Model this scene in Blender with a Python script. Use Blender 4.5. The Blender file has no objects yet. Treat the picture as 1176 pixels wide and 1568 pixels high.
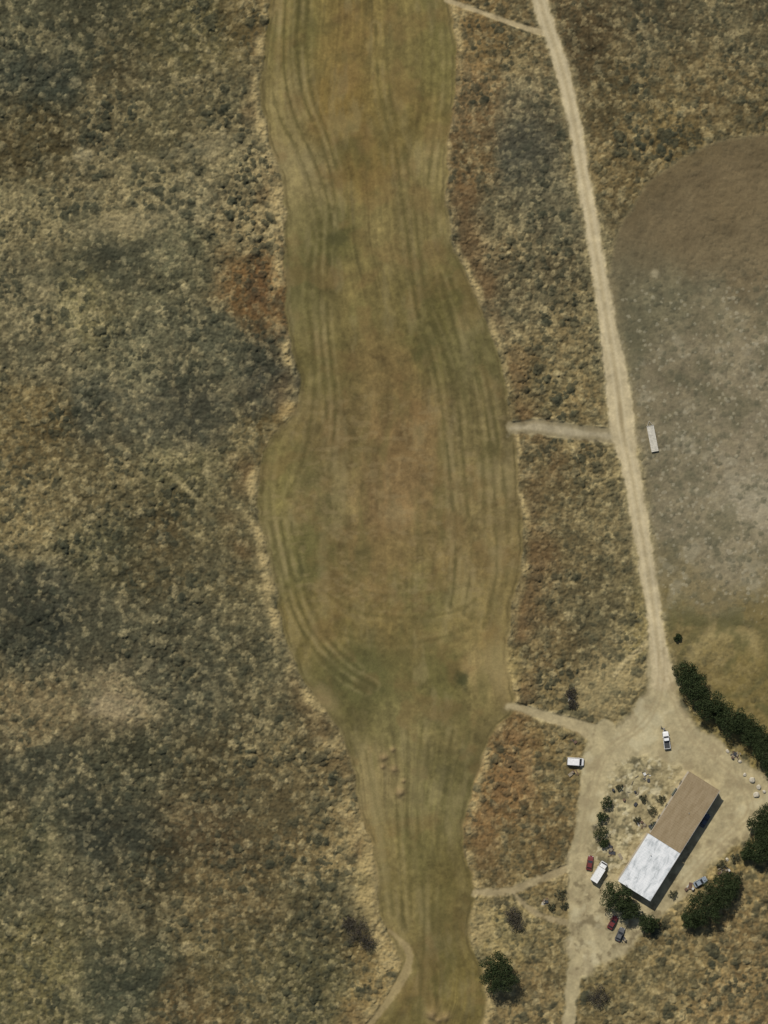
import bpy, math, random
import numpy as np
from mathutils import Vector
random.seed(7)
S=0.2                      # metres per map unit
def W(px,py): return ((px-588)*S,(784-py)*S)
K=np.array((1.22,1.20,1.20),np.float32)
scene=bpy.context.scene
scene.view_settings.view_transform='Standard'
scene.view_settings.look='None'
scene.view_settings.exposure=0

# ---------------------------------------------------------------- noise
_rng=np.random.RandomState(11)
LAT=[_rng.rand(256,256).astype(np.float32)*2-1 for _ in range(8)]
def vn(X,Y,sc,seed=0,scy=None):
    scy=scy or sc
    x=X/np.float32(sc)+np.float32(seed*17.37+3000); y=Y/np.float32(scy)+np.float32(seed*9.71+3000)
    ix=np.floor(x).astype(np.int32); iy=np.floor(y).astype(np.int32)
    fx=x-ix; fy=y-iy
    fx=fx*fx*(3-2*fx); fy=fy*fy*(3-2*fy)
    L=LAT[seed%8]
    a=ix&255; b=(ix+1)&255; c=iy&255; d=(iy+1)&255
    return (L[c,a]*(1-fx)+L[c,b]*fx)*(1-fy)+(L[d,a]*(1-fx)+L[d,b]*fx)*fy
def fbm(X,Y,sc,o=3,seed=0,scy=None):
    r=0;amp=1;t=0;scy=scy or sc
    for i in range(o):
        c,s=math.cos(.6*i+.3*seed),math.sin(.6*i+.3*seed)
        if scy==sc: r=r+amp*vn(X*c-Y*s,X*s+Y*c,sc/2**i,seed+i)
        else: r=r+amp*vn(X,Y,sc/2**i,seed+i,scy/2**i)
        t+=amp;amp*=.55
    return (r/t*1.5).astype(np.float32)
def ss(a,b,x):
    t=np.clip((x-a)/(b-a),0,1); return t*t*(3-2*t)
RA=_rng.rand(256,256,4).astype(np.float32)
def bushes(X,Y,cell,seed,dens):
    """domed bushes scattered on a jittered lattice: height 0..1 and a per-bush random value"""
    x=X/np.float32(cell)+1000+seed*31; y=Y/np.float32(cell)+1000+seed*57
    ix=np.floor(x).astype(np.int32); iy=np.floor(y).astype(np.int32)
    best=np.zeros(X.shape,np.float32); rnd=np.full(X.shape,.5,np.float32)
    for dx in (-1,0,1):
        for dy in (-1,0,1):
            R=RA[(iy+dy)&255,(ix+dx)&255]
            cx=ix+dx+.1+.8*R[...,0]; cy=iy+dy+.1+.8*R[...,1]
            rad=.35+.45*R[...,2]
            d2=((x-cx)**2+(y-cy)**2)/(rad*rad)
            h=np.clip(1-d2,0,1)**.75*(.45+.55*R[...,2])*(R[...,3]<dens)
            m=h>best; best=np.where(m,h,best); rnd=np.where(m,(R[...,3]*7.3+R[...,0]*3.1)%1,rnd)
    return best,rnd

# ---------------------------------------------------------------- ground grid (0.25 m)
G=0.25; MX,MY=140.0,180.0
xs=np.arange(-MX,MX+G/2,G,dtype=np.float32); ys=np.arange(-MY,MY+G/2,G,dtype=np.float32)
X,Y=np.meshgrid(xs,ys); ny,nx=X.shape
PX=(X/S+588).astype(np.float32); PY=(784-Y/S).astype(np.float32)

SC="""40,40:70,66,48 150,40:68,64,46 300,40:82,74,48 380,60:95,80,50 60,110:52,54,44 180,130:75,66,45 320,150:90,80,55 60,220:72,62,40
125,240:92,82,58 250,230:95,85,58 350,260:122,108,76 40,330:112,100,70 180,335:120,106,74 300,300:114,102,74 400,320:122,105,72 40,440:100,90,65
120,450:108,98,66 170,390:68,66,50 280,400:85,80,58 390,450:100,74,44 50,530:90,82,60 200,540:98,92,68 330,520:74,71,54 400,590:62,59,48
60,640:98,82,52 150,620:74,71,56 280,640:66,63,50 400,650:88,74,46 50,780:115,99,66 130,740:102,89,60 290,740:88,80,54 370,780:92,81,55
60,900:64,61,48 130,850:77,71,49 250,850:80,70,47 350,880:94,83,56 50,980:50,50,41 150,980:70,66,50 280,960:82,76,56 380,1000:80,73,52
60,1090:107,91,63 190,1080:120,104,76 280,1050:68,65,50 400,1080:82,73,51 50,1180:60,58,45 200,1150:62,59,43 320,1140:74,65,44 440,1160:102,87,58
40,1290:74,70,49 180,1280:55,55,44 300,1270:78,65,44 450,1270:90,77,51 530,1300:118,99,64 80,1360:82,75,54 230,1350:66,59,41 350,1380:92,77,50
500,1400:84,75,51 60,1480:100,90,58 200,1500:60,60,45 350,1500:88,77,50 480,1500:82,75,50 580,1500:128,106,66 300,1550:84,69,44
730,60:112,90,56 790,90:110,93,62 720,150:100,78,50 800,160:88,78,58 720,250:98,78,50 800,240:76,72,58 850,320:88,80,60 740,330:85,76,55
760,400:90,77,54 830,430:100,88,63 870,520:112,96,65 820,600:107,92,61 890,600:121,102,67 830,730:101,85,56 900,760:111,96,65 880,850:103,88,59
900,930:95,84,58 830,960:101,85,56 850,1030:108,92,60 930,1030:128,110,75 790,1180:118,91,56 760,1250:114,88,54 840,1180:112,94,60
840,1270:108,88,56 760,1320:115,96,61 850,1450:108,92,60 800,1500:113,94,61 760,1420:123,106,68 900,60:80,66,44 1000,40:85,74,52
1130,40:87,76,53 960,150:88,74,48 1080,150:95,79,51 950,260:101,84,54 1030,200:101,84,52 1150,160:96,81,53 1100,300:110,92,62 1050,360:112,95,66
1150,400:115,99,70 1000,450:110,101,74 1100,450:120,108,80 970,520:105,97,71 1040,560:123,110,83 1140,560:132,118,90 1040,680:124,112,85
1130,690:133,119,92 1150,760:152,138,110 1060,780:129,116,88 1110,850:138,124,95 1030,870:124,110,77 1080,900:128,112,76 1040,940:112,97,58
1140,940:118,102,60 1110,990:130,112,67 1130,1040:118,101,56 1170,1100:112,96,54 960,1530:110,94,62 1050,1480:114,96,62 1140,1450:116,95,61
1100,1540:116,94,60 1150,1370:120,100,65 930,1510:102,87,56 1000,1340:150,128,86 1130,1320:130,110,70"""
FC="""440,60:116,103,55 540,60:126,104,55 620,60:123,107,59 670,80:114,102,55 440,170:130,113,66 520,160:120,97,49 620,160:117,100,53 460,260:137,120,74
560,250:114,94,49 650,260:125,109,63 470,350:120,107,63 520,370:96,88,47 590,370:126,109,63 650,350:116,101,58 460,450:106,96,54 560,450:118,102,57
680,450:98,88,47 480,560:106,94,52 600,560:125,103,59 660,530:97,88,47 730,530:106,96,55 500,650:114,96,56 600,660:130,104,62 740,640:115,100,59
420,740:118,105,58 480,770:125,109,65 600,750:131,105,64 750,740:127,109,65 450,860:110,100,55 560,850:125,103,60 700,850:126,105,61 660,900:115,103,58
480,960:119,102,55 600,960:122,103,57 740,960:133,113,64 560,1045:98,92,51 690,1045:106,96,52 750,1030:146,124,75 540,1100:98,88,49 620,1120:120,108,63
700,1120:115,100,58 590,1200:137,119,73 650,1230:114,103,60 690,1180:100,90,51 590,1320:126,109,61 640,1310:109,98,54 680,1330:106,92,49
610,1420:123,107,61 680,1430:107,91,50 690,1500:110,95,49 670,1550:114,98,52"""
def parse(t):
    P=[];C=[]
    for tok in t.split():
        a,b=tok.split(':'); P.append([float(v) for v in a.split(',')]); C.append([float(v) for v in b.split(',')])
    return np.array(P),np.array(C)
CX=np.arange(-160,1340,8.); CY=np.arange(-180,1760,8.)
cgx,cgy=np.meshgrid(CX,CY)
def idw(t,s):
    P,C=parse(t); num=np.zeros(cgx.shape+(3,)); den=np.zeros(cgx.shape)
    for p,c in zip(P,C):
        w=((cgx-p[0])**2+(cgy-p[1])**2+s*s)**-2.2*1e9
        num+=w[...,None]*c; den+=w
    return (num/den[...,None]).astype(np.float32)
def samp(A,x,y):
    x=np.clip((x+160)/8,0,len(CX)-1.01); y=np.clip((y+180)/8,0,len(CY)-1.01)
    ix=x.astype(np.int32); iy=y.astype(np.int32); fx=(x-ix)[...,None]; fy=(y-iy)[...,None]
    return (A[iy,ix]*(1-fx)+A[iy,ix+1]*fx)*(1-fy)+(A[iy+1,ix]*(1-fx)+A[iy+1,ix+1]*fx)*fy
def mix(C,col,m):
    return C+(np.asarray(col,np.float32)-C)*m[...,None]

def polyline(pts):
    E=np.full(X.shape,999,np.float32); D=np.full(X.shape,999,np.float32)
    P=np.array(pts,float); Q=[]
    for i in range(len(P)-1):
        p0=P[max(i-1,0)];p1=P[i];p2=P[i+1];p3=P[min(i+2,len(P)-1)]
        for t in (0,.33,.66):
            Q.append(.5*((2*p1)+(-p0+p2)*t+(2*p0-5*p1+4*p2-p3)*t*t+(-p0+3*p1-3*p2+p3)*t**3))
    Q.append(P[-1])
    for a,b in zip(Q[:-1],Q[1:]):
        m=60
        x0,x1=min(a[0],b[0])-m,max(a[0],b[0])+m; y0,y1=min(a[1],b[1])-m,max(a[1],b[1])+m
        i0=int(np.clip(((x0-588)*S+MX)/G,0,nx)); i1=int(np.clip(((x1-588)*S+MX)/G+1,0,nx))
        j0=int(np.clip(((784-y1)*S+MY)/G,0,ny)); j1=int(np.clip(((784-y0)*S+MY)/G+1,0,ny))
        if i1<=i0 or j1<=j0: continue
        x=PX[j0:j1,i0:i1]; y=PY[j0:j1,i0:i1]
        dx,dy=b[0]-a[0],b[1]-a[1]; L=dx*dx+dy*dy+1e-6
        t=np.clip(((x-a[0])*dx+(y-a[1])*dy)/L,0,1)
        d=np.hypot(x-a[0]-t*dx,y-a[1]-t*dy); e=d-(a[2]+(b[2]-a[2])*t)/2
        E[j0:j1,i0:i1]=np.minimum(E[j0:j1,i0:i1],e); D[j0:j1,i0:i1]=np.minimum(D[j0:j1,i0:i1],d)
    return E,D
def polygon(pts):
    D=np.full(X.shape,9e3,np.float32)
    n=len(pts)
    xs_=[p[0] for p in pts]; ys_=[p[1] for p in pts]; m=60
    i0=int(np.clip(((min(xs_)-m-588)*S+MX)/G,0,nx)); i1=int(np.clip(((max(xs_)+m-588)*S+MX)/G+1,0,nx))
    j0=int(np.clip(((784-max(ys_)-m)*S+MY)/G,0,ny)); j1=int(np.clip(((784-min(ys_)+m)*S+MY)/G+1,0,ny))
    x=PX[j0:j1,i0:i1]; y=PY[j0:j1,i0:i1]; d=np.full(x.shape,9e3,np.float32); s=np.zeros(x.shape,bool)
    for k in range(n):
        a=pts[k]; b=pts[(k+1)%n]; dx,dy=b[0]-a[0],b[1]-a[1]
        t=np.clip(((x-a[0])*dx+(y-a[1])*dy)/(dx*dx+dy*dy+1e-6),0,1)
        d=np.minimum(d,np.hypot(x-a[0]-t*dx,y-a[1]-t*dy))
        if dy!=0:
            c=((a[1]>y)!=(b[1]>y))&(x<(dx)*(y-a[1])/dy+a[0]); s^=c
    D[j0:j1,i0:i1]=np.where(s,-d,d)
    return D
def rowfn(t,sm=9):
    P=np.array(t,float); yy=np.arange(-200,1800.)
    v=np.interp(yy,P[:,1],P[:,0]); k=np.hanning(2*sm+1);k/=k.sum()
    v=np.convolve(np.pad(v,sm,mode='edge'),k,'valid')
    return np.interp(PY[:,0],yy,v).astype(np.float32)[:,None]

# ---------------------------------------------------------------- region shapes
left=[(430,-150),(415,0),(408,50),(400,110),(400,165),(412,220),(432,270),(437,330),(436,400),(437,470),(447,530),(460,580),(452,628),(425,655),(405,690),(396,740),(397,790),(410,850),(425,920),(435,975),(460,1035),(495,1080),(528,1130),(543,1180),(552,1240),(568,1290),(578,1350),(582,1400),(600,1440),(614,1470),(608,1500),(570,1568),(530,1640)]
right=[(670,-150),(688,0),(697,60),(697,140),(685,220),(683,300),(690,370),(712,420),(740,480),(765,545),(778,620),(788,665),(792,740),(800,800),(798,870),(785,920),(778,980),(778,1030),(790,1070),(784,1092),(760,1110),(740,1160),(722,1210),(710,1260),(710,1310),(722,1350),(728,1370),(718,1410),(722,1450),(742,1500),(745,1535),(735,1580),(720,1700)]
XL=rowfn(left);XR=rowfn(right)
jit=fbm(PX,PY,22,3,3)*3.2
dL=XL-PX; dR=PX-XR
FD=np.maximum(dL,dR)*.93+jit             # <0 inside
field=ss(2.5,-2.5,FD)
mainroad=[(818,-90,22),(824,-20,22),(832,20,24),(846,60,22),(862,110,21),(880,190,21),(893,270,21),(905,340,22),(918,420,24),(931,500,27),(941,560,34),(949,620,40),(955,670,38),(966,720,27),(978,790,25),(990,860,24),(1000,930,24),(1007,990,26),(1015,1040,36)]
rE,rD=polyline(mainroad)
tE,tD=polyline([(684,0,9),(740,20,8),(790,38,9),(832,50,12)])
mE,mD=polyline([(782,656,20),(830,654,26),(880,662,25),(945,668,24)])
pE,pD=polyline([(778,1082,11),(800,1085,14),(840,1098,17),(880,1110,22),(915,1125,30)])
lE,lD=polyline([(925,1125,44),(910,1180,38),(902,1230,34),(893,1290,32),(885,1330,30),(880,1380,20),(885,1440,22),(880,1490,22),(870,1568,17),(860,1700,17)])
bE,bD=polyline([(888,1322,15),(830,1345,14),(780,1365,14),(728,1366,11)])
cE,cD=polyline([(785,1366,9),(820,1398,10),(870,1414,13)])
wE,wD=polyline([(596,1425,6),(620,1448,12),(626,1472,14),(612,1505,14),(585,1545,11),(560,1575,10),(530,1610,10)])
sE,sD=polyline([(992,985,12),(960,1010,8),(940,1035,5)])
yard=polygon([(998,985),(1016,985),(1030,1035),(1045,1080),(1075,1115),(1110,1140),(1140,1165),(1220,1215),(1220,1262),(1160,1275),(1115,1295),(1080,1335),(1040,1380),(1000,1410),(965,1450),(930,1472),(898,1500),(872,1500),(872,1440),(868,1400),(868,1330),(880,1270),(890,1210),(895,1150),(905,1118),(935,1114),(968,1090),(988,1055),(997,1020)])
garden=polygon([(945,1165),(1000,1160),(1045,1176),(1010,1245),(985,1275),(950,1335),(925,1350),(908,1320),(912,1270),(928,1220)])
j2=fbm(PX,PY,14,3,5); j3=fbm(PX,PY,6,2,6)
rE2=rE+j2*2+j3*1.2
rmask=ss(3,-3,rE2)
yj=yard+fbm(PX,PY,30,4,9)*9
ymask=ss(6,-6,yj)
gmask=ss(6,-6,garden+j2*9)
lmask=ss(3,-3,lE+j2*3)
roadx=rowfn([(p[0],p[1]) for p in mainroad]+[(1030,1070),(1120,1150),(1220,1230),(1220,1700)])
circ=np.hypot(PX-1168,(PY-445))-238
cj=fbm(PX,PY,40,2,4)*3
cm=ss(5,-5,circ+cj)
east=PX-roadx
grey=np.clip(np.maximum(cm,ss(6,26,east+fbm(PX,PY,50,3,2)*10)*ss(370,430,PY)*ss(990,910,PY+fbm(PX,PY,50,3,8)*25)),0,1)
olive=ss(10,26,east)*ss(890,970,PY+fbm(PX,PY,60,3,7)*25)*ss(1190,1150,PY)

# ---------------------------------------------------------------- colour
wx=fbm(PX,PY,90,3,1)*26+j2*5; wy=fbm(PX,PY,90,3,2)*26+j3*5
C=samp(idw(SC,22),PX+wx,PY+wy)
n60=fbm(PX,PY,70,3,3); n25=fbm(PX,PY,30,3,4); n10=fbm(PX+wx*.3,PY+wy*.3,13,3,5); n5=fbm(PX,PY,6.5,3,6); n3=fbm(PX,PY,3.2,2,7)
rough=np.clip(1-.78*grey-.65*olive,0,1)*(1-field)
bh1,br1=bushes(PX+j3*2.4,PY+n3*1.8,7.0,1,.70)
bh2,br2=bushes(PX+j2*3.0+n3,PY+j3*3.0,12,2,.36)
bh3,br3=bushes(PX+n3,PY,4.4,3,.7)
dn=np.clip(.75+1.1*fbm(PX,PY,48,3,31),.15,1.5)      # brush thickets / open ground
C=C*(1+(.10*n60+.15*n25)[...,None]*rough[...,None])
C=mix(C,(106,84,52),ss(.35,.95,fbm(PX,PY,55,4,10))*.20*rough)
C=mix(C,(68,66,50),ss(.1,.7,n10+.4*n25)*.34*rough)
C=mix(C,(140,124,88),ss(.1,.7,-n10+.4*n60)*.36*rough)
C=mix(C,(54,54,42),ss(.05,.45,bh1)*(br1<.45)*np.clip(.48*dn,0,.8)*rough)
C=mix(C,(158,140,100),ss(.05,.5,bh1)*(br1>.66)*.38*rough)
C=mix(C,(50,51,40),ss(.05,.45,bh2)*(br2<.6)*np.clip(.46*dn,0,.8)*rough)
C=mix(C,(158,141,104),ss(.05,.5,bh2)*(br2>.8)*.30*rough)
C=mix(C,(58,57,44),ss(.1,.5,bh3)*(br3<.3)*.35*rough)
fine=.13*n5+.10*n3
C=C*(1+(fine*(.25+.75*rough))[...,None])
C=mix(C,(108,92,64),cm*ss(440,370,PY+n60*25)*.5)
rad=np.hypot(PX-1168,PY-445)
C=C*(1+(.04*vn(rad+n60*3,PX*0,7,3,50)*cm+.05*n25*cm)[...,None])
C=mix(C,(136,119,84),np.exp(-((circ+cj)/3.5)**2)*.4*(PY<420))
C=mix(C,(156,144,116),ss(.3,.9,n25+.5*n10)*.42*grey*ss(430,560,PY))
C=mix(C,(98,92,66),ss(.2,.9,-n25+.4*n60)*.40*grey*ss(400,480,PY))
C=mix(C,(90,86,64),ss(.1,.8,fbm(PX,PY,16,4,19))*.40*grey*ss(400,460,PY))
C=mix(C,(92,88,66),ss(.1,.5,bh1)*(br1<.25)*.4*grey*ss(400,460,PY))
C=mix(C,(168,156,128),ss(.1,.5,bh3)*(br3>.85)*.45*grey*ss(400,460,PY))
cres=np.hypot((PX-1112)/1.1,(PY-1008))+n60*7+n10*3
C=mix(C,(154,134,86),np.exp(-((cres-42)/10)**2)*ss(1030,985,PY)*.7*olive)
C=mix(C,(140,120,74),ss(.1,.7,fbm(PX*.8+PY*.5,PY*.7-PX*.3,30,4,21,9))*.4*olive)
C=mix(C,(84,80,46),ss(.1,.8,n25+.3*n10)*.6*olive)
C=mix(C,(88,82,48),np.exp(-((cres-60)/5)**2)*.45*olive)
# mown field
F=samp(idw(FC,20),PX+wx*.7,PY+wy*.7)
U=(PX-XL); V=(XR-PX); wv=np.clip(U/(U+V+1e-3),0,1)
s1=wv*310+n60*3
st=.6*vn(s1,PY,6,1,300)+.55*vn(s1,PY,14,2,420)+.5*vn(s1,PY,3.4,3,170)
brk=np.clip(.75+.6*fbm(PX,PY,80,2,12),.3,1.3)
F=F*(1+(st*.13*brk+.07*n25+.08*n10+.08*n5+.05*n3+.03*n60)[...,None])
g1=fbm(PX,PY,34,4,27,80); g2=fbm(PX,PY,24,4,28,60); g3=fbm(PX,PY,16,3,29,26)
F=mix(F,(90,85,46),ss(.1,.85,g1+.25*st)*.38)
F=mix(F,(154,136,90),ss(.1,.85,g2-.25*st)*.36)
F=mix(F,(86,78,46),ss(.15,.8,g3)*.24)
F=mix(F,(126,96,56),ss(.05,.7,fbm(PX,PY,38,4,13))*.30)
F=mix(F,(148,126,84),ss(.1,.7,fbm(PX,PY,15,3,24,8))*.32*ss(560,640,PY)*ss(980,900,PY))
tracks=[([(462,-40),(455,60),(462,140),(485,200),(505,260),(518,340)],.65),([(440,-40),(434,90),(448,170),(474,230),(497,290),(510,350)],.6),
 ([(424,20),(416,120),(428,180),(455,230),(480,300),(492,360)],.5),([(470,-40),(470,70),(476,140),(498,200),(515,260)],.45),
 ([(506,330),(500,430),(503,520),(514,620),(505,720)],.5),([(492,360),(487,450),(495,560),(500,640)],.4),([(478,380),(470,460),(482,560),(470,680),(440,760)],.4),
 ([(575,40),(582,150),(605,230),(618,320),(628,400),(640,480),(664,560),(680,650),(690,740),(698,850),(690,930)],.5),
 ([(590,40),(598,150),(620,230),(634,320),(644,400),(658,480),(684,550),(704,640),(712,740),(722,850),(710,940)],.4),
 ([(655,-30),(670,80),(668,180),(655,280)],.4),([(676,-30),(684,80),(682,180),(668,280),(668,360)],.4),
 ([(690,430),(718,520),(738,600),(752,690),(758,780),(760,880),(740,960)],.5),([(674,420),(700,520),(722,600),(738,690),(742,800)],.35),([(708,470),(738,550),(756,640),(772,740),(778,830)],.4),
 ([(414,800),(430,870),(446,930),(474,985),(516,1030),(560,1058)],.6),([(430,800),(444,870),(460,930),(488,980),(528,1022),(575,1050)],.55),([(446,800),(462,880),(480,940),(508,985),(550,1025)],.4),([(418,700),(412,760),(424,850)],.35),
 ([(560,1150),(575,1230),(592,1310),(602,1400)],.5),([(592,1130),(606,1220),(612,1320),(618,1420)],.4),([(648,1100),(638,1230),(650,1400),(640,1568)],.35),([(692,1120),(684,1200),(668,1300),(662,1420),(670,1560)],.35),([(625,1120),(622,1230),(630,1400)],.3),
 ([(490,900),(540,935),(610,945),(690,938),(740,910)],.32),([(500,870),(560,905),(620,912),(700,902)],.28),([(520,970),(580,985),(660,980),(720,960)],.25)]
for i,(pts,a) in enumerate(tracks):
    _,d=polyline([(p[0],p[1],2) for p in pts])
    d=d+n10*1.2+n5*.6; k=a*np.clip(.75+.9*n25+.3*n10,.1,1.1)
    F=mix(F,(84,76,42),np.exp(-(d/2.6)**2)*k)
    F=mix(F,(154,135,88),np.exp(-((d-7)/2.8)**2)*k*.5)
F=mix(F,(86,75,44),np.exp(-((FD+4)/1.8)**2)*.6*np.clip(.7+n10,0,1))
F=mix(F,(150,131,84),np.exp(-((FD+14)/7)**2)*.25*np.clip(.6+n25,0,1))
C=C*(1-field[...,None])+F*field[...,None]
wid=np.where(dL>dR, 9+11*ss(960,1250,PY)+5*ss(150,300,PY), 7+2*np.sin(PY/60))
rim=np.exp(-((FD-wid*.7)/(wid*.75))**2)*np.clip(.5+1.0*fbm(PX,PY,26,3,14),0,1)
rr=ss(3,18,FD)*ss(66,20,FD+n25*18)*(dR>dL)*np.clip(.5+1.2*fbm(PX,PY,60,3,15),0,1)*ss(1420,1350,PY)
C=mix(C,(104,76,48),rr*.5)
rl=ss(3,14,FD)*ss(60,20,FD+n25*18)*(dL>dR)*np.clip(.0+1.2*fbm(PX,PY,60,3,30),0,1)
C=mix(C,(108,80,50),rl*.45)
C=mix(C,(166,143,98),rim*.85)
def splat(px,py,rx,ry,ang,col,a,nz=.8):
    global C
    c,s=math.cos(math.radians(ang)),math.sin(math.radians(ang))
    x=(PX-px)*c+(PY-py)*s; y=-(PX-px)*s+(PY-py)*c
    d=np.sqrt((x/rx)**2+(y/ry)**2)+nz*.5*(n10*.9+n25*.6+n5*.6)
    C=mix(C,col,ss(1.35,.3,d)*a)
for a in [(392,440,20,46,0,(86,60,38),.5),(430,635,30,10,-30,(118,92,52),.4),(285,748,34,5,42,(146,130,92),.75,.4),(125,238,14,12,0,(142,128,96),.75),
    (1003,420,7,8,0,(165,150,116),.7),(560,1048,36,10,20,(80,76,42),.45),(710,1040,11,13,0,(58,60,34),.65),(520,365,22,12,0,(76,72,42),.5),
    (460,870,8,22,0,(80,76,44),.5),(655,530,22,30,30,(86,80,44),.4),(790,1190,34,56,12,(118,84,52),.4),(745,1270,22,40,0,(112,82,50),.35),
    (770,1018,30,50,-25,(152,131,82),.6),(575,1230,9,110,-8,(150,132,84),.55),(170,1080,50,20,10,(146,128,100),.45),(60,1080,60,18,-10,(126,109,78),.4),
    (560,1350,16,50,0,(150,128,82),.5),(500,1070,30,14,45,(150,128,84),.5),(640,1200,12,60,4,(138,122,78),.4),(680,1190,16,26,0,(82,76,46),.4),
    (735,1420,22,30,0,(150,129,88),.55),(930,1050,60,34,-35,(144,126,88),.65),(975,1075,22,8,-50,(105,92,62),.4),(855,1380,20,20,0,(98,86,60),.5),
    (50,970,50,40,0,(46,47,38),.35),(190,1270,60,36,0,(50,50,40),.25),(215,1500,60,32,0,(54,54,41),.25),(395,560,34,40,0,(58,56,45),.3),
    (300,640,60,30,10,(62,60,47),.3),(60,105,60,34,0,(50,50,41),.3),(810,250,46,60,0,(68,65,53),.3),(430,1250,20,20,0,(96,84,58),.3),
    (200,380,70,12,-8,(60,59,46),.5),(80,420,60,14,-15,(70,68,52),.4),(550,1428,26,18,0,(52,48,38),.4),(785,1402,16,22,30,(58,54,42),.4),(915,1524,22,16,0,(56,52,40),.4),
    (760,860,10,60,5,(140,121,76),.3),(300,230,80,16,-12,(134,121,90),.4),(200,340,90,18,-8,(138,123,90),.4),(330,860,30,26,0,(60,58,45),.3),(120,900,60,16,20,(58,56,45),.35),(874,1068,9,14,0,(60,54,42),.6,.4)]:
    splat(*a)
RC=np.array((190,170,128),np.float32)
dirt=(1+.06*n10+.06*n25+.05*n5+.035*n3)[...,None]
def road(mask,col,k=1.0):
    global C
    C=C*(1-mask[...,None]*k)+(np.asarray(col,np.float32)*dirt)*mask[...,None]*k
road(ss(14,-2,rE2+n25*5)*.45,(150,132,94))
road(ss(2,-3,mE+j2*4+j3*2),(150,134,98),.85)
road(ss(-4,-11,mE+j2*2),(174,158,124),.75)
road(ss(1.5,-2,tE+j2*1.5),(176,155,112),.9)
road(ss(7,-3,pE+j2*5),(146,127,88),.6)
road(ss(2,-3,pE+j2*3),(176,157,114),.85)
road(ss(2.5,-3,bE+j2*3+j3*2),(166,146,104),.85)
road(ss(2,-3,cE+j2*3+j3*2),(162,142,102),.8)
road(ss(1.5,-3,wE+j2*2),(160,138,92),.85)
road(ss(1.5,-3,sE+j2*2),(168,148,108),.7)
road(ymask,(180,162,119),.94)
road(lmask,(174,156,113),.92)
road(rmask,RC,.97)
splitm=np.exp(-((rD)/3.5)**2)*np.clip(.5+n25,0,1)*ss(540,580,PY)*ss(690,660,PY)
C=mix(C,(140,121,84),splitm*.7)
C=mix(C,(206,187,147),np.exp(-((rD-5.5)/2)**2)*rmask*.35)
C=mix(C,(162,142,102),np.exp(-(rD/2.2)**2)*rmask*.35)
C=mix(C,(148,130,94),ss(.1,.8,fbm(PX,PY,20,4,16))*ymask*(1-rmask)*.6)
C=mix(C,(122,107,76),ss(.1,.8,fbm(PX,PY,12,4,25))*ymask*(1-rmask)*.8*ss(1250,1330,PY))
C=mix(C,(116,101,72),ss(-.1,.6,n10)*ymask*ss(14,0,-yj)*.55)
C=mix(C,(206,192,150),ss(.2,.8,fbm(PX,PY,26,3,17))*ymask*.4)
_,tk=polyline([(1012,1000,2),(1010,1060,2),(985,1110,2),(930,1150,2),(905,1220,2),(890,1300,2)]); C=mix(C,(156,136,98),np.exp(-((tk-4+n10)/2)**2)*.4)
_,tk=polyline([(1022,1040,2),(1060,1130,2),(1120,1180,2),(1150,1240,2),(1100,1290,2),(1040,1360,2)]); C=mix(C,(158,138,100),np.exp(-((tk-4+n10)/2)**2)*.4)
C=mix(C,(130,116,84),gmask*np.clip(.6+.6*n10+.5*n5,0,1))
C=mix(C,(80,75,56),gmask*ss(.1,.7,fbm(PX,PY,9,3,26))*.6)
C=mix(C,(196,182,148),gmask*ss(.2,.6,fbm(PX,PY,8,3,18))*.6)
dirtall=np.clip(np.maximum.reduce([rmask,ymask*(1-gmask),lmask,ss(2,-3,mE),ss(1.5,-2,tE),ss(2,-3,pE),ss(2,-3,bE),ss(2,-3,wE),ss(2,-3,cE)*.8]),0,1)
rough=rough*(1-dirtall)*(1-.4*gmask)

# ---------------------------------------------------------------- relief
tall=np.clip(.75+.6*fbm(PX,PY,110,2,23),.4,1.2)*np.clip(.6+.4*dn,.6,1.1)
Hh=rough*(.42*bh1*tall+.58*bh2*tall+.22*bh3+.16*ss(-.2,.8,fbm(PX,PY,10,3,20))+.08*n3+.07*n5)
Hh+=.18*rim*(1-dirtall)*(.7+.4*n5+.7*bh3)
Hh+=field*(1-dirtall)*(.04*n10+.035*n5+.014*n3)+.02*n10*dirtall+ymask*.03*n5
Hh+=(1-rough)*(grey+olive)*(.08*np.clip(n10,0,1)+.05*n5+.12*bh1*(br1<.4))*(1-dirtall)
Hh+=.16*gmask*np.clip(n5,0,1)
def mound(px,py,r,h):
    global Hh,C
    d=np.hypot(PX-px,PY-py)/r+.15*n5
    Hh+=h*np.exp(-d*d*1.6); C=mix(C,(146,120,80),np.exp(-d*d*1.1)*.75)
for m in [(588,1160,7,1.0),(603,1178,7,.9),(613,1213,9,1.3),(586,1174,5,.8),(601,1148,5,.7),(618,1196,4,.6),(661,1553,10,1.3),(682,1557,9,1.2),(671,1562,6,.9)]: mound(*m)
edge=np.clip(np.minimum(MX-np.abs(X),MY-np.abs(Y))/9,0,1)
C=mix(C,(88,78,52),1-ss(0,1,edge)); Hh*=edge
lum=(C@np.array((.3,.55,.15),np.float32))[...,None]
C=lum*np.array((1.03,1.0,.93),np.float32)*.12+C*.88
C=np.clip(C,8,245)/255
lin=np.where(C<.04045,C/12.92,((C+.055)/1.055)**2.4)/K
comp=1+.27*rough
lin=lin*comp[...,None]
lin[...,2]*=1-.09*rough
lin=np.clip(lin,.004,.8)

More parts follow.
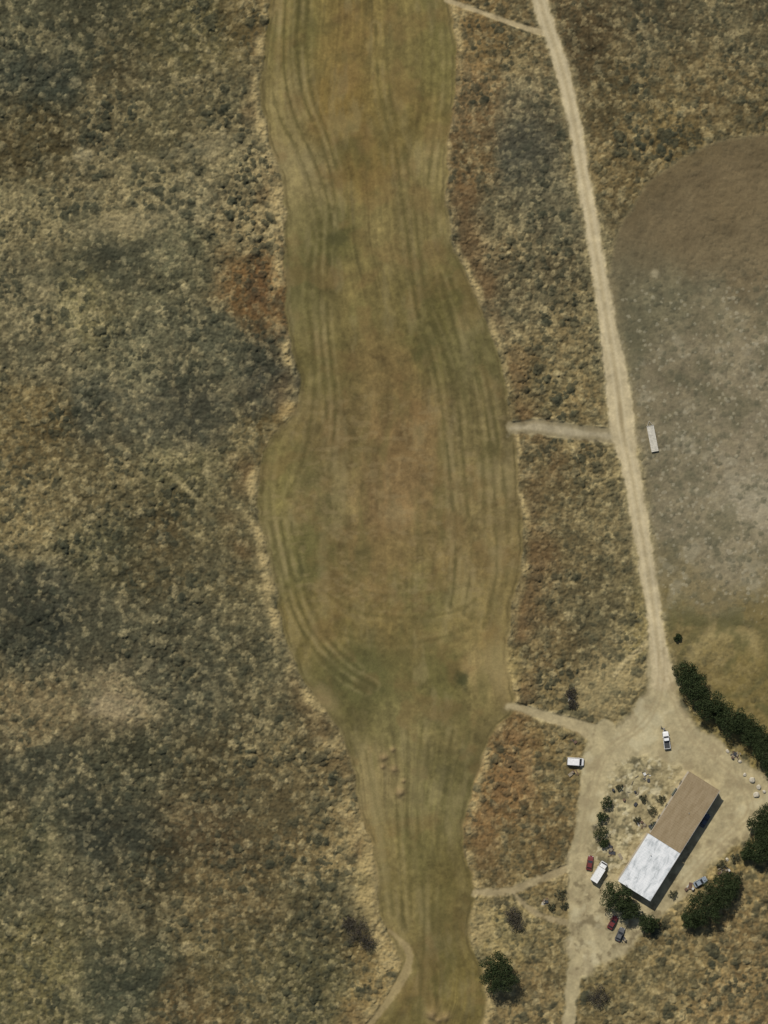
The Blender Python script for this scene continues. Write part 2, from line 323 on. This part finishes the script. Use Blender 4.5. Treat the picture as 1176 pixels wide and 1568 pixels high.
# ---------------------------------------------------------------- materials
def newmat(name): 
    m=bpy.data.materials.new(name); m.use_nodes=True
    return m,m.node_tree.nodes,m.node_tree.links,m.node_tree.nodes['Principled BSDF']
def surf_mat(name,sc,amt,bump,rgh=.95):
    m,N,L,B=newmat(name)
    at=N.new('ShaderNodeAttribute'); at.attribute_name='Col'
    tc=N.new('ShaderNodeTexCoord'); no=N.new('ShaderNodeTexNoise'); no.inputs['Scale'].default_value=sc; no.inputs['Detail'].default_value=5
    mr=N.new('ShaderNodeMapRange'); mr.inputs['From Min'].default_value=.25; mr.inputs['From Max'].default_value=.75
    mr.inputs['To Min'].default_value=1-amt; mr.inputs['To Max'].default_value=1+amt
    mx=N.new('ShaderNodeVectorMath'); mx.operation='SCALE'
    bp=N.new('ShaderNodeBump'); bp.inputs['Distance'].default_value=bump; bp.inputs['Strength'].default_value=.6
    L.new(tc.outputs['Object'],no.inputs['Vector']); L.new(no.outputs['Fac'],mr.inputs['Value'])
    L.new(at.outputs['Color'],mx.inputs[0]); L.new(mr.outputs['Result'],mx.inputs['Scale'])
    L.new(mx.outputs['Vector'],B.inputs['Base Color']); L.new(no.outputs['Fac'],bp.inputs['Height']); L.new(bp.outputs['Normal'],B.inputs['Normal'])
    B.inputs['Roughness'].default_value=rgh; B.inputs['Specular IOR Level'].default_value=.05
    return m
M_scrub=surf_mat('scrub_ground',2.2,.12,.06); M_grass=surf_mat('mown_grass',2.0,.10,.05); M_dirt=surf_mat('dry_dirt',1.6,.07,.03)
def flat_mat(name,col,rgh=.7,var=.12,sc=3.0,metal=0,bump=0,spec=.3):
    m,N,L,B=newmat(name)
    tc=N.new('ShaderNodeTexCoord'); no=N.new('ShaderNodeTexNoise'); no.inputs['Scale'].default_value=sc; no.inputs['Detail'].default_value=6
    cr=N.new('ShaderNodeValToRGB'); cr.color_ramp.elements[0].position=.3; cr.color_ramp.elements[1].position=.7
    cr.color_ramp.elements[0].color=tuple(c*(1-var) for c in col)+(1,); cr.color_ramp.elements[1].color=tuple(min(c*(1+var),1) for c in col)+(1,)
    L.new(tc.outputs['Object'],no.inputs['Vector']); L.new(no.outputs['Fac'],cr.inputs['Fac']); L.new(cr.outputs['Color'],B.inputs['Base Color'])
    B.inputs['Roughness'].default_value=rgh; B.inputs['Metallic'].default_value=metal; B.inputs['Specular IOR Level'].default_value=spec
    if bump:
        bp=N.new('ShaderNodeBump'); bp.inputs['Distance'].default_value=bump; L.new(no.outputs['Fac'],bp.inputs['Height']); L.new(bp.outputs['Normal'],B.inputs['Normal'])
    return m

# ---------------------------------------------------------------- split heightfield into named surfaces
cls=np.zeros(X.shape,np.int8)
cls[field>.5]=1
cls[(np.maximum(grey,0)>.5)&(field<.5)]=3
cls[olive>.5]=4
small=np.maximum.reduce([ss(2,-3,mE),ss(1.5,-2,tE),ss(2,-3,pE),ss(2,-3,bE),ss(2,-3,wE),ss(2,-3,cE),ss(2,-3,sE)])
cls[small>.5]=5
cls[(ymask>.5)&(gmask<.5)]=6
cls[(rmask>.5)|((lmask>.5))]=2
idx=np.arange(ny*nx,dtype=np.int32).reshape(ny,nx)
quads=np.stack([idx[:-1,:-1],idx[:-1,1:],idx[1:,1:],idx[1:,:-1]],-1).reshape(-1,4)
fc=cls[:-1,:-1].reshape(-1)
V3=np.stack([X,Y,Hh],-1).reshape(-1,3).astype(np.float32)
C4=np.concatenate([lin.reshape(-1,3),np.ones((ny*nx,1))],1).astype(np.float32)
def grid_obj(name,k,mat,extra=False):
    q=quads[fc==k]
    used=np.zeros(ny*nx,bool); used[q.ravel()]=True
    remap=np.cumsum(used)-1; v=V3[used]; c=C4[used]; q=remap[q]
    if extra:   # carry the sheet on to the horizon
        n0=len(v); R=6000.
        a=(C4[0,0],C4[0,1],C4[0,2],1)
        ring=[(-MX,-MY),(MX,-MY),(MX,MY),(-MX,MY)]
        o=[(-R,-R),(R,-R),(R,R),(-R,R)]
        v=np.concatenate([v,np.array([(x,y,0) for x,y in ring+o],np.float32)])
        c=np.concatenate([c,np.array([a]*8,np.float32)])
        q=np.concatenate([q,np.array([[n0+i,n0+4+i,n0+4+(i+1)%4,n0+(i+1)%4] for i in range(4)])])
    me=bpy.data.meshes.new(name); nq=len(q)
    me.vertices.add(len(v)); me.vertices.foreach_set('co',v.astype(np.float32).ravel())
    me.loops.add(nq*4); me.loops.foreach_set('vertex_index',q.astype(np.int32).ravel())
    me.polygons.add(nq); me.polygons.foreach_set('loop_start',np.arange(0,nq*4,4,dtype=np.int32))
    me.update(calc_edges=True)
    at=me.color_attributes.new('Col','FLOAT_COLOR','POINT'); at.data.foreach_set('color',c.ravel())
    me.polygons.foreach_set('use_smooth',np.ones(nq,bool))
    me.materials.append(mat)
    ob=bpy.data.objects.new(name,me); scene.collection.objects.link(ob); return ob
ground=grid_obj('ground',0,M_scrub,True)
grid_obj('mown_grass_field',1,M_grass)
grid_obj('dirt_road',2,M_dirt)
grid_obj('fallow_field',3,M_grass)
grid_obj('pasture',4,M_grass)
grid_obj('dirt_path',5,M_dirt)
grid_obj('dirt_yard',6,M_dirt)

# ---------------------------------------------------------------- mesh helper
class MB:
    def __init__(s): s.v=[];s.f=[];s.m=[]
    def add(s,vs,fs,mi):
        o=len(s.v); s.v+= [tuple(p) for p in vs]; s.f+=[tuple(i+o for i in f) for f in fs]; s.m+=[mi]*len(fs)
    def box(s,x0,x1,y0,y1,z0,z1,mi,tx=0,ty=0):
        vs=[(x0,y0,z0),(x1,y0,z0),(x1,y1,z0),(x0,y1,z0),(x0+tx,y0+ty,z1),(x1-tx,y0+ty,z1),(x1-tx,y1-ty,z1),(x0+tx,y1-ty,z1)]
        s.add(vs,[(3,2,1,0),(4,5,6,7),(0,1,5,4),(1,2,6,5),(2,3,7,6),(3,0,4,7)],mi)
    def tube(s,a,b,r0,r1,mi,n=7):
        a=Vector(a);b=Vector(b);d=(b-a).normalized(); u=d.orthogonal().normalized(); w=d.cross(u)
        vs=[];
        for p,r in ((a,r0),(b,r1)):
            for i in range(n):
                t=2*math.pi*i/n; vs.append(p+u*math.cos(t)*r+w*math.sin(t)*r)
        fs=[(i,(i+1)%n,n+(i+1)%n,n+i) for i in range(n)]+[tuple(range(n-1,-1,-1)),tuple(range(n,2*n))]
        s.add(vs,fs,mi)
    def obj(s,name,mats,loc=(0,0,0),rot=0,bevel=0,parent=None):
        me=bpy.data.meshes.new(name); me.from_pydata(s.v,[],s.f); me.polygons.foreach_set('material_index',s.m)
        for m in mats: me.materials.append(m)
        me.update(); ob=bpy.data.objects.new(name,me); scene.collection.objects.link(ob); ob.location=loc; ob.rotation_euler[2]=rot
        if bevel:
            b=ob.modifiers.new('bevel','BEVEL'); b.width=bevel; b.segments=2; b.limit_method='ANGLE'
        if parent: ob.parent=parent
        return ob

# ---------------------------------------------------------------- trees
M_bark=flat_mat('bark',(.09,.065,.045),.9,.3,4,bump=.05)
def leafmat(name,c1,c2,c3):
    m,N,L,B=newmat(name); tc=N.new('ShaderNodeTexCoord'); no=N.new('ShaderNodeTexNoise'); no.inputs['Scale'].default_value=.9; no.inputs['Detail'].default_value=6
    cr=N.new('ShaderNodeValToRGB'); e=cr.color_ramp.elements; e[0].position=.32; e[1].position=.7; e[0].color=c1+(1,); e[1].color=c3+(1,); k=e.new(.5); k.color=c2+(1,)
    L.new(tc.outputs['Object'],no.inputs['Vector']); L.new(no.outputs['Fac'],cr.inputs['Fac']); L.new(cr.outputs['Color'],B.inputs['Base Color'])
    B.inputs['Roughness'].default_value=.85; B.inputs['Specular IOR Level'].default_value=.05; return m
M_leaf=leafmat('foliage_dark',(.018,.026,.010),(.030,.040,.015),(.050,.062,.025))
M_leaf2=leafmat('foliage_olive',(.045,.046,.026),(.07,.07,.038),(.12,.11,.065))
M_twig=leafmat('dry_twigs',(.04,.034,.025),(.06,.052,.038),(.10,.085,.06))
def tree(name,px,py,r,h,n=2600,mat=None,leaf=.30,ncl=22,low=.22,sq=1.0,rot=0):
    mb=MB(); mat=mat or M_leaf; rs=np.random.RandomState(int(px*13+py*7)%99991)
    R=r*S; th=h*.42
    mb.tube((0,0,-.1),(rs.normal()*.1,rs.normal()*.1,th),.045*h+.05,.028*h+.02,0,8)
    cl=[]
    for i in range(ncl):
        t=i*2.39996+rs.rand()*.7; q=math.sqrt((i+.5)/ncl)*.78*(.85+.3*rs.rand())
        z=h*(low+.2+(1-low-.3)*math.sqrt(max(0,1-q*q))*(.75+.3*rs.rand()))
        x=math.cos(t)*q*R; y=math.sin(t)*q*R*sq
        c=(x*math.cos(rot)-y*math.sin(rot),x*math.sin(rot)+y*math.cos(rot),z); cl.append((c,R*(.20+.14*rs.rand())))
        if i%2==0: mb.tube((0,0,th*(.5+.45*rs.rand())),(c[0]*.85,c[1]*.85,c[2]-.1),.02*h,.008*h,0,5)
    n=int(n); k=rs.randint(0,ncl,n); cc=np.array([c for c,_ in cl])[k]; cr=np.array([q for _,q in cl])[k]
    d=rs.normal(size=(n,3)); d/=np.linalg.norm(d,axis=1)[:,None]; rad=cr*(.5+.6*rs.rand(n)**.7)
    p=cc+d*rad[:,None]*np.array([1,1,.8]); p[:,2]=np.maximum(p[:,2],.15)
    nrm=d+rs.normal(size=(n,3))*.6; nrm/=np.linalg.norm(nrm,axis=1)[:,None]
    u=np.cross(nrm,rs.normal(size=(n,3))); u/=np.linalg.norm(u,axis=1)[:,None]; w=np.cross(nrm,u)
    sz=(leaf*(.5+.8*rs.rand(n)))[:,None]
    vs=np.stack([p-u*sz*.6,p-w*sz*.38,p+u*sz*.6,p+w*sz*.38],1).reshape(-1,3)
    mb.add(vs.tolist(),[(4*i,4*i+1,4*i+2,4*i+3) for i in range(n)],1)
    x,y=W(px,py); return mb.obj(name,[M_bark,mat],(x,y,0))
for t in [(1047,1028,20,6),(1060,1048,25,7),(1082,1076,27,7),(1099,1092,15,4.5),(1116,1100,27,7),(1138,1110,24,6),(1156,1128,24,6),(1173,1152,25,7),(1186,1180,22,6),
          (1098,1362,30,8),(1076,1384,30,8),(1056,1404,18,5),(1116,1350,18,5),(1160,1262,22,6),(1176,1246,22,7),(1158,1298,22,6.5),(1182,1290,28,7.5),(1142,1305,12,4),
          (942,1370,27,7.5),(960,1388,20,6),(990,1410,17,5)]:
    tree('tree',*t,n=t[2]*210,leaf=.34,ncl=24)
tree('tree',761,1484,30,9.5,n=9500,sq=1.2,rot=.1,ncl=40,leaf=.34)
for b in [(928,1228,11,3),(921,1250,10,2.6),(918,1272,14,3.4),(924,1290,9,2.4),(1037,976,7,1.6)]:
    tree('shrub',*b,n=1500,mat=M_leaf,leaf=.25,ncl=14,low=.0)
for b in [(985,1222,7,1.5),(998,1240,9,2.2),(1012,1222,8,1.8),(975,1255,6,1.4),(1105,1322,9,2),(1125,1312,9,2),
          (858,1368,10,2),(844,1388,7,1.4),(864,1386,7,1.4),(1030,1368,8,1.6),(1128,1340,9,1.8),(1012,1414,10,2.2),(948,1205,6,1.3),(1002,1262,7,2.2)]:
    tree('shrub',*b,n=560,mat=M_leaf2,leaf=.24,ncl=10,low=.0)
for b in [(548,1424,23,3.8),(564,1442,15,2.6),(784,1398,15,3),(792,1414,13,2.6),(915,1524,20,3),(534,1412,12,2),(874,1060,10,1.8),(877,1078,9,1.7)]:
    tree('bare_shrub',*b,n=b[2]*75,mat=M_twig,leaf=.26,ncl=26,low=.0)

# ---------------------------------------------------------------- farm building
wallm=flat_mat('render_wall',(.42,.36,.27),.9,.12,1.5,bump=.02)
def roofmat(name,c1,c2,c3,sc,stretch):
    m,N,L,B=newmat(name); tc=N.new('ShaderNodeTexCoord'); mp=N.new('ShaderNodeMapping'); mp.inputs['Scale'].default_value=stretch
    no=N.new('ShaderNodeTexNoise'); no.inputs['Scale'].default_value=sc; no.inputs['Detail'].default_value=5; no.inputs['Distortion'].default_value=.6
    cr=N.new('ShaderNodeValToRGB'); e=cr.color_ramp.elements; e[0].position=.34; e[1].position=.62; e[0].color=c1+(1,); e[1].color=c3+(1,); k=e.new(.46); k.color=c2+(1,)
    L.new(tc.outputs['Object'],mp.inputs['Vector']); L.new(mp.outputs['Vector'],no.inputs['Vector']); L.new(no.outputs['Fac'],cr.inputs['Fac']); L.new(cr.outputs['Color'],B.inputs['Base Color'])
    B.inputs['Roughness'].default_value=.75; B.inputs['Specular IOR Level'].default_value=.15; return m
whitem=roofmat('painted_sheet_roof',(.40,.41,.39),(.57,.57,.54),(.67,.66,.62),.35,(1,2.2,1))
brownm=roofmat('rusted_sheet_roof',(.225,.165,.088),(.245,.182,.10),(.27,.203,.115),.35,(1,3,1))
doorm=flat_mat('door_paint',(.10,.12,.10),.6); glassm=flat_mat('window_glass',(.03,.04,.05),.1,.1,1,spec=.8); trimm=flat_mat('trim',(.35,.33,.29),.7)
bx,by=W(945,1346); ang=math.atan2(.845,.535)
bld=bpy.data.objects.new('farm_building',None); scene.collection.objects.link(bld); bld.location=(bx,by,0); bld.rotation_euler[2]=ang
def shed(part,x0,x1,v0,v1,zl,zr,rm,ribs):
    mb=MB(); y0,y1=-v1,-v0; i=.25
    a,b,c,d=x0+i,x1-i,y0+i,y1-i
    vs=[(a,c,-.2),(b,c,-.2),(b,d,-.2),(a,d,-.2),(a,c,zr-.06),(b,c,zr-.06),(b,d,zl-.06),(a,d,zl-.06)]
    mb.add(vs,[(3,2,1,0),(0,1,5,4),(1,2,6,5),(2,3,7,6),(3,0,4,7)],0)
    mb.obj(part+'_walls',[wallm],parent=bld)
    mb=MB(); vs=[(x0,y0,zr),(x1,y0,zr),(x1,y1,zl),(x0,y1,zl)]; vs2=[(x,y,z+.09) for x,y,z in vs]
    mb.add(vs+vs2,[(3,2,1,0),(4,5,6,7),(0,1,5,4),(1,2,6,5),(2,3,7,6),(3,0,4,7)],0)
    n=ribs
    for k in range(n+1):
        x=x0+.05+(x1-x0-.1)*k/n; w=.04
        mb.add([(x-w,y0+.02,zr+.092),(x+w,y0+.02,zr+.092),(x+w,y1-.02,zl+.092),(x-w,y1-.02,zl+.092),(x-w*.5,y0+.02,zr+.125),(x+w*.5,y0+.02,zr+.125),(x+w*.5,y1-.02,zl+.125),(x-w*.5,y1-.02,zl+.125)],
               [(4,5,6,7),(0,1,5,4),(1,2,6,5),(2,3,7,6),(3,0,4,7)],0)
    mb.obj(part+'_roof',[rm],parent=bld)
L1=86*S; L2=199*S; Wd=56.5*S
shed('white_wing',0,L1,-.2,Wd,5.3,5.0,whitem,22)
shed('brown_wing',L1+.02,L2,.3,Wd,5.0,4.7,brownm,30)
mb=MB()
for k in range(9):
    x=2+k*4.1
    if k%3==1: mb.box(x,x+2.6,-Wd+.25-.05,-Wd+.25-.003,0,2.7,0); mb.box(x+.0,x+2.6,-.25-.3+.303,-.25+.06,0,2.6,0)
    else: mb.box(x,x+1.3,-Wd+.25-.05,-Wd+.25-.003,1.1,2.2,1); mb.box(x,x+1.3,-.247,-.19,1.1,2.2,1)
mb.box(.20,.247,-7.5,-4.0,0,3.2,0)
mb.obj('doors_and_windows',[doorm,glassm],parent=bld)
mb=MB(); 
mb.tube((12,-4,5.2),(12,-4,5.8),.12,.12,0,10); mb.tube((29,-7,4.8),(29,-7,5.3),.12,.12,0,10)
mb.obj('roof_vents',[trimm],parent=bld)
mb=MB(); mb.box(-.02,L1,-Wd-.12,-Wd-.003,4.92,5.04,0); mb.box(L1+.04,L2,-Wd-.12,-Wd-.003,4.62,4.74,0); mb.obj('gutters',[trimm],parent=bld)

# ---------------------------------------------------------------- vehicles
tyre=flat_mat('tyre_rubber',(.02,.02,.02),.9); glass=flat_mat('car_glass',(.02,.022,.025),.35,.1,1,spec=.35); lampm=flat_mat('lamp_lens',(.6,.55,.5),.2); redl=flat_mat('tail_lens',(.4,.02,.02),.3)
bump_m=flat_mat('dark_plastic',(.04,.04,.04),.7)
def paint(n,c): return flat_mat(n,c,.5,.12,2,spec=.3)
PW=paint('white_paint',(.66,.64,.59)); PR=paint('red_paint',(.13,.025,.022)); PG=paint('grey_paint',(.09,.09,.085)); PB=paint('blue_paint',(.06,.07,.09)); PLB=paint('pale_blue_paint',(.22,.25,.27)); PS=paint('silver_paint',(.5,.5,.5))
def vehicle(name,px,py,deg,kind,pm,L=4.5,Wd=1.8):
    mb=MB(); h=Wd/2; l=L/2
    def loft(st,mi):
        n=len(st); vs=[]
        for x,w,z0,z1 in st: vs+=[(x,-w,z0),(x,w,z0),(x,w*1.0,z0+(z1-z0)*.6),(x,w*.9,z1),(x,-w*.9,z1),(x,-w,z0+(z1-z0)*.6)]
        fs=[(6*i+j,6*i+6+j,6*i+6+(j+1)%6,6*i+(j+1)%6) for i in range(n-1) for j in range(6)]
        fs+=[(5,4,3,2,1,0),tuple(6*(n-1)+j for j in range(6))]; mb.add(vs,fs,mi)
    def cabin(x0,x1,x2,x3,zb,zt,w0,w1):
        vs=[(x0,-w0,zb),(x0,w0,zb),(x3,w0,zb),(x3,-w0,zb),(x1,-w1,zt),(x1,w1,zt),(x2,w1,zt),(x2,-w1,zt)]
        mb.add(vs,[(0,1,5,4),(1,2,6,5),(2,3,7,6),(3,0,4,7)],1)
        r=[(x1-.05,-w1-.03,zt+.003),(x1-.05,w1+.03,zt+.003),(x2+.05,w1+.03,zt+.003),(x2+.05,-w1-.03,zt+.003)]
        mb.add(r+[(x,y*.93,z+.06) for x,y,z in r],[(4,7,6,5),(0,4,5,1),(1,5,6,2),(2,6,7,3),(3,7,4,0)],0)
        for sx in (-1,1):
            for (xa,xb) in ((x0,x1),(x3,x2),((x0+x3)/2,(x1+x2)/2)): mb.tube((xa,sx*w0*1.005,zb),(xb,sx*(w1+.01),zt+.02),.045,.04,0,5)
    if kind=='car':
        loft([(-l,h*.82,.38,.78),(-l+.25,h*.97,.28,.96),(-l+.9,h,.25,1.0),(l*.25,h,.25,.98),(l-.7,h*.97,.25,.88),(l-.15,h*.88,.3,.72),(l,h*.7,.4,.6)],0)
        cabin(-l+.45,-l+1.0,l*.02,l*.36,.96,1.42,h*.88,h*.70)
    elif kind=='pickup':
        loft([(-l,h*.95,.5,.85),(l*.35,h,.4,.85),(l*.4,h,.4,1.08),(l-.3,h*.95,.4,1.0),(l,h*.8,.5,.85)],0)
        cabin(-.25,-.05,l*.25,l*.48,1.0,1.72,h*.9,h*.75)
        mb.box(-l+.03,-.3,-h,-h+.1,.852,1.12,0); mb.box(-l+.03,-.3,h-.1,h,.852,1.12,0); mb.box(-l,-l+.08,-h+.102,h-.102,.852,1.12,0)
        mb.box(-l+.1,-.32,-h+.12,h-.12,.853,.87,4)
    elif kind=='van':
        loft([(-l,h*.93,.35,1.3),(-l+.2,h,.3,1.45),(l*.55,h,.3,1.3),(l*.85,h*.95,.3,1.05),(l,h*.85,.4,.85)],0)
        cabin(-l+.06,-l+.15,l*.42,l*.72,1.3,1.98,h*.93,h*.84)
    elif kind=='truck':
        loft([(l*.5,h*.95,.5,1.3),(l*.85,h*.95,.45,1.25),(l,h*.85,.5,1.15)],0)
        cabin(l*.5,l*.52,l*.82,l*.95,1.25,2.1,h*.9,h*.8)
        mb.box(-l,l*.47,-h,h,.95,2.75,0); mb.box(-l+.1,l*.6,-.45,.45,.55,.947,4)
        for k in range(8): x=-l+.2+k*(l*1.47-.3)/7; mb.box(x,x+.06,-h+.05,h-.05,2.753,2.78,0)
    wr=.42 if kind in('truck','pickup') else .33
    for x in (-l*.6,l*.62):
        for sy in (-1,1):
            mb.tube((x,sy*(h-.20),wr),(x,sy*(h+.02),wr),wr,wr,2,14); mb.tube((x,sy*(h+.021),wr),(x,sy*(h+.04),wr),wr*.55,wr*.5,5,10)
    for sy in (-1,1):
        mb.box(l-.16,l-.02,sy*h*.62-.16,sy*h*.62+.16,.62,.76,3); mb.box(-l-.02,-l+.06,sy*h*.72-.1,sy*h*.72+.1,.62,.8,6)
        mb.box(l*.33,l*.33+.12,sy*(h+.1)-.09,sy*(h+.1)+.09,.98,1.1,0)
    mb.box(l-.06,l+.06,-h*.72,h*.72,.35,.52,4); mb.box(-l-.07,-l+.04,-h*.85,h*.85,.35,.55,4)
    x,y=W(px,py); return mb.obj(name,[pm,glass,tyre,lampm,bump_m,PS,redl],(x,y,.02),math.radians(deg),bevel=.02)
vehicle('pickup_truck',1020,1133,97,'pickup',PW,5.3,1.9)
vehicle('parked_van',881,1166,-4,'van',PW,5.0,2.4)
vehicle('box_truck',917,1334,58,'truck',PW,6.6,2.3)
vehicle('parked_car',903,1321,80,'car',PR,4.4,1.8)
vehicle('parked_car',938,1412,60,'car',PR,4.3,1.8)
vehicle('parked_car',949,1430,65,'car',PG,4.3,1.8)
vehicle('parked_car',1079,1256,60,'car',PB,4.4,1.8)
vehicle('parked_car',1072,1350,30,'car',PLB,4.4,1.8)

mb=MB(); mb.box(-4,4,-1.1,1.1,.55,.75,0); 
for k in range(16): mb.box(-3.97+k*.5,-3.50+k*.5,-1.07,1.07,.753,.785,0)
mb.box(-3.9,3.9,-.5,-.35,.3,.547,1); mb.box(-3.9,3.9,.35,.5,.3,.547,1); mb.box(4.0,4.12,-1.1,1.1,.55,.95,0)
mb.tube((4.1,-.8,.5),(5.6,0,.4),.06,.05,0,6); mb.tube((4.1,.8,.5),(5.6,0,.4),.06,.05,0,6)
for x in (-1.2,-.3):
    for sy in (-1,1): mb.tube((x,sy*.75,.3),(x,sy*1.02,.3),.3,.3,2,14)
x,y=W(999,672); mb.obj('flatbed_trailer',[flat_mat('weathered_boards',(.46,.42,.33),.9,.2,1.2),bump_m,tyre],(x,y,0),math.radians(101))

scr=[flat_mat('pale_sheet',(.45,.43,.38),.6,.2),flat_mat('rusty_metal',(.12,.07,.045),.8,.3),flat_mat('old_wood',(.22,.18,.12),.9,.2),bump_m]
def scrap(px,py,r,n,seed):
    rs=random.Random(seed); mb=MB()
    for i in range(n):
        a=rs.random()*6.28; d=abs(rs.gauss(0,.5))*r*S; cx,cy=math.cos(a)*d,math.sin(a)*d; th=rs.random()*3.14
        L,Wd,hh=rs.choice([(2.4,.3,.08),(1.2,.8,.4),(.6,.6,.8),(2.0,1.0,.06),(1.5,.12,.12)]); z=rs.random()*.35; c,s=math.cos(th),math.sin(th)
        L*=.6+.6*rs.random(); t=rs.uniform(-.15,.15); mi=rs.choice([0,1,1,2,2,3,3])
        vs=[]
        for zz in (0,hh):
            for (u,v) in ((-L/2,-Wd/2),(L/2,-Wd/2),(L/2,Wd/2),(-L/2,Wd/2)): vs.append((cx+u*c-v*s,cy+u*s+v*c,z+zz+u*t+.1))
        mb.add(vs,[(3,2,1,0),(4,5,6,7),(0,1,5,4),(1,2,6,5),(2,3,7,6),(3,0,4,7)],mi)
    x,y=W(px,py); mb.obj('scrap_pile',scr,(x,y,0))
for i,a in enumerate([(1126,1156,8,9),(836,1380,7,7),(960,1215,30,10),(990,1190,28,8),(880,1135,9,4),(880,1182,10,4),(1018,1115,6,3),(1110,1330,16,9),(935,1300,14,6),(955,1440,10,5),(985,1262,14,8),(1060,1360,10,6),(874,1068,8,6)]): scrap(*a,seed=i+5)
rockm=flat_mat('limestone',(.42,.37,.27),.9,.25,2,bump=.05)
def boulder(px,py,r,seed):
    import bmesh
    bm=bmesh.new(); bmesh.ops.create_icosphere(bm,subdivisions=3,radius=r*S); rs=np.random.RandomState(seed); dirs=rs.normal(size=(9,3)); dirs/=np.linalg.norm(dirs,axis=1)[:,None]; am=.62+.3*rs.rand(9)
    for v in bm.verts:
        p=np.array(v.co)
        for d_,a_ in zip(dirs,am):
            k=p@d_-a_*r*S
            if k>0: p=p-d_*k*.85
        v.co=(p[0],p[1],p[2]*.7)
    me=bpy.data.meshes.new('boulder'); bm.to_mesh(me); bm.free(); me.materials.append(rockm)
    x,y=W(px,py); o=bpy.data.objects.new('boulder',me); scene.collection.objects.link(o); o.location=(x,y,r*S*.2)
for i,b in enumerate([(1152,1194,5),(1162,1205,4),(1158,1217,5),(1170,1212,3),(1140,1186,3),(1114,1150,3),(1133,1166,3),(832,1384,4),(1113,1316,3)]): boulder(*b,seed=i)

# ---------------------------------------------------------------- light
sd=Vector((.45,-.9,0)).normalized(); el=math.radians(50)
dirv=Vector((sd.x*math.cos(el),sd.y*math.cos(el),-math.sin(el)))
sl=bpy.data.lights.new('sun','SUN'); sl.energy=4.0; sl.angle=math.radians(.5); sl.color=(1,.97,.92)
so=bpy.data.objects.new('sun',sl); scene.collection.objects.link(so); so.rotation_euler=dirv.to_track_quat('-Z','Y').to_euler(); so.location=(0,0,200)
w=bpy.data.worlds.new('World'); scene.world=w; w.use_nodes=True; N=w.node_tree.nodes; sk=N.new('ShaderNodeTexSky'); sk.sky_type='NISHITA'; sk.sun_disc=False
sk.sun_elevation=el; sk.sun_rotation=math.atan2(-.45,.9); w.node_tree.links.new(sk.outputs[0],N['Background'].inputs[0]); N['Background'].inputs[1].default_value=.08
# ---------------------------------------------------------------- camera
cam=bpy.data.cameras.new('camera'); co=bpy.data.objects.new('camera',cam); scene.collection.objects.link(co); scene.camera=co
co.location=(0,0,800); cam.sensor_fit='VERTICAL'; cam.sensor_height=24; cam.lens=24/(2*156.8/800); cam.clip_end=20000; cam.clip_start=1
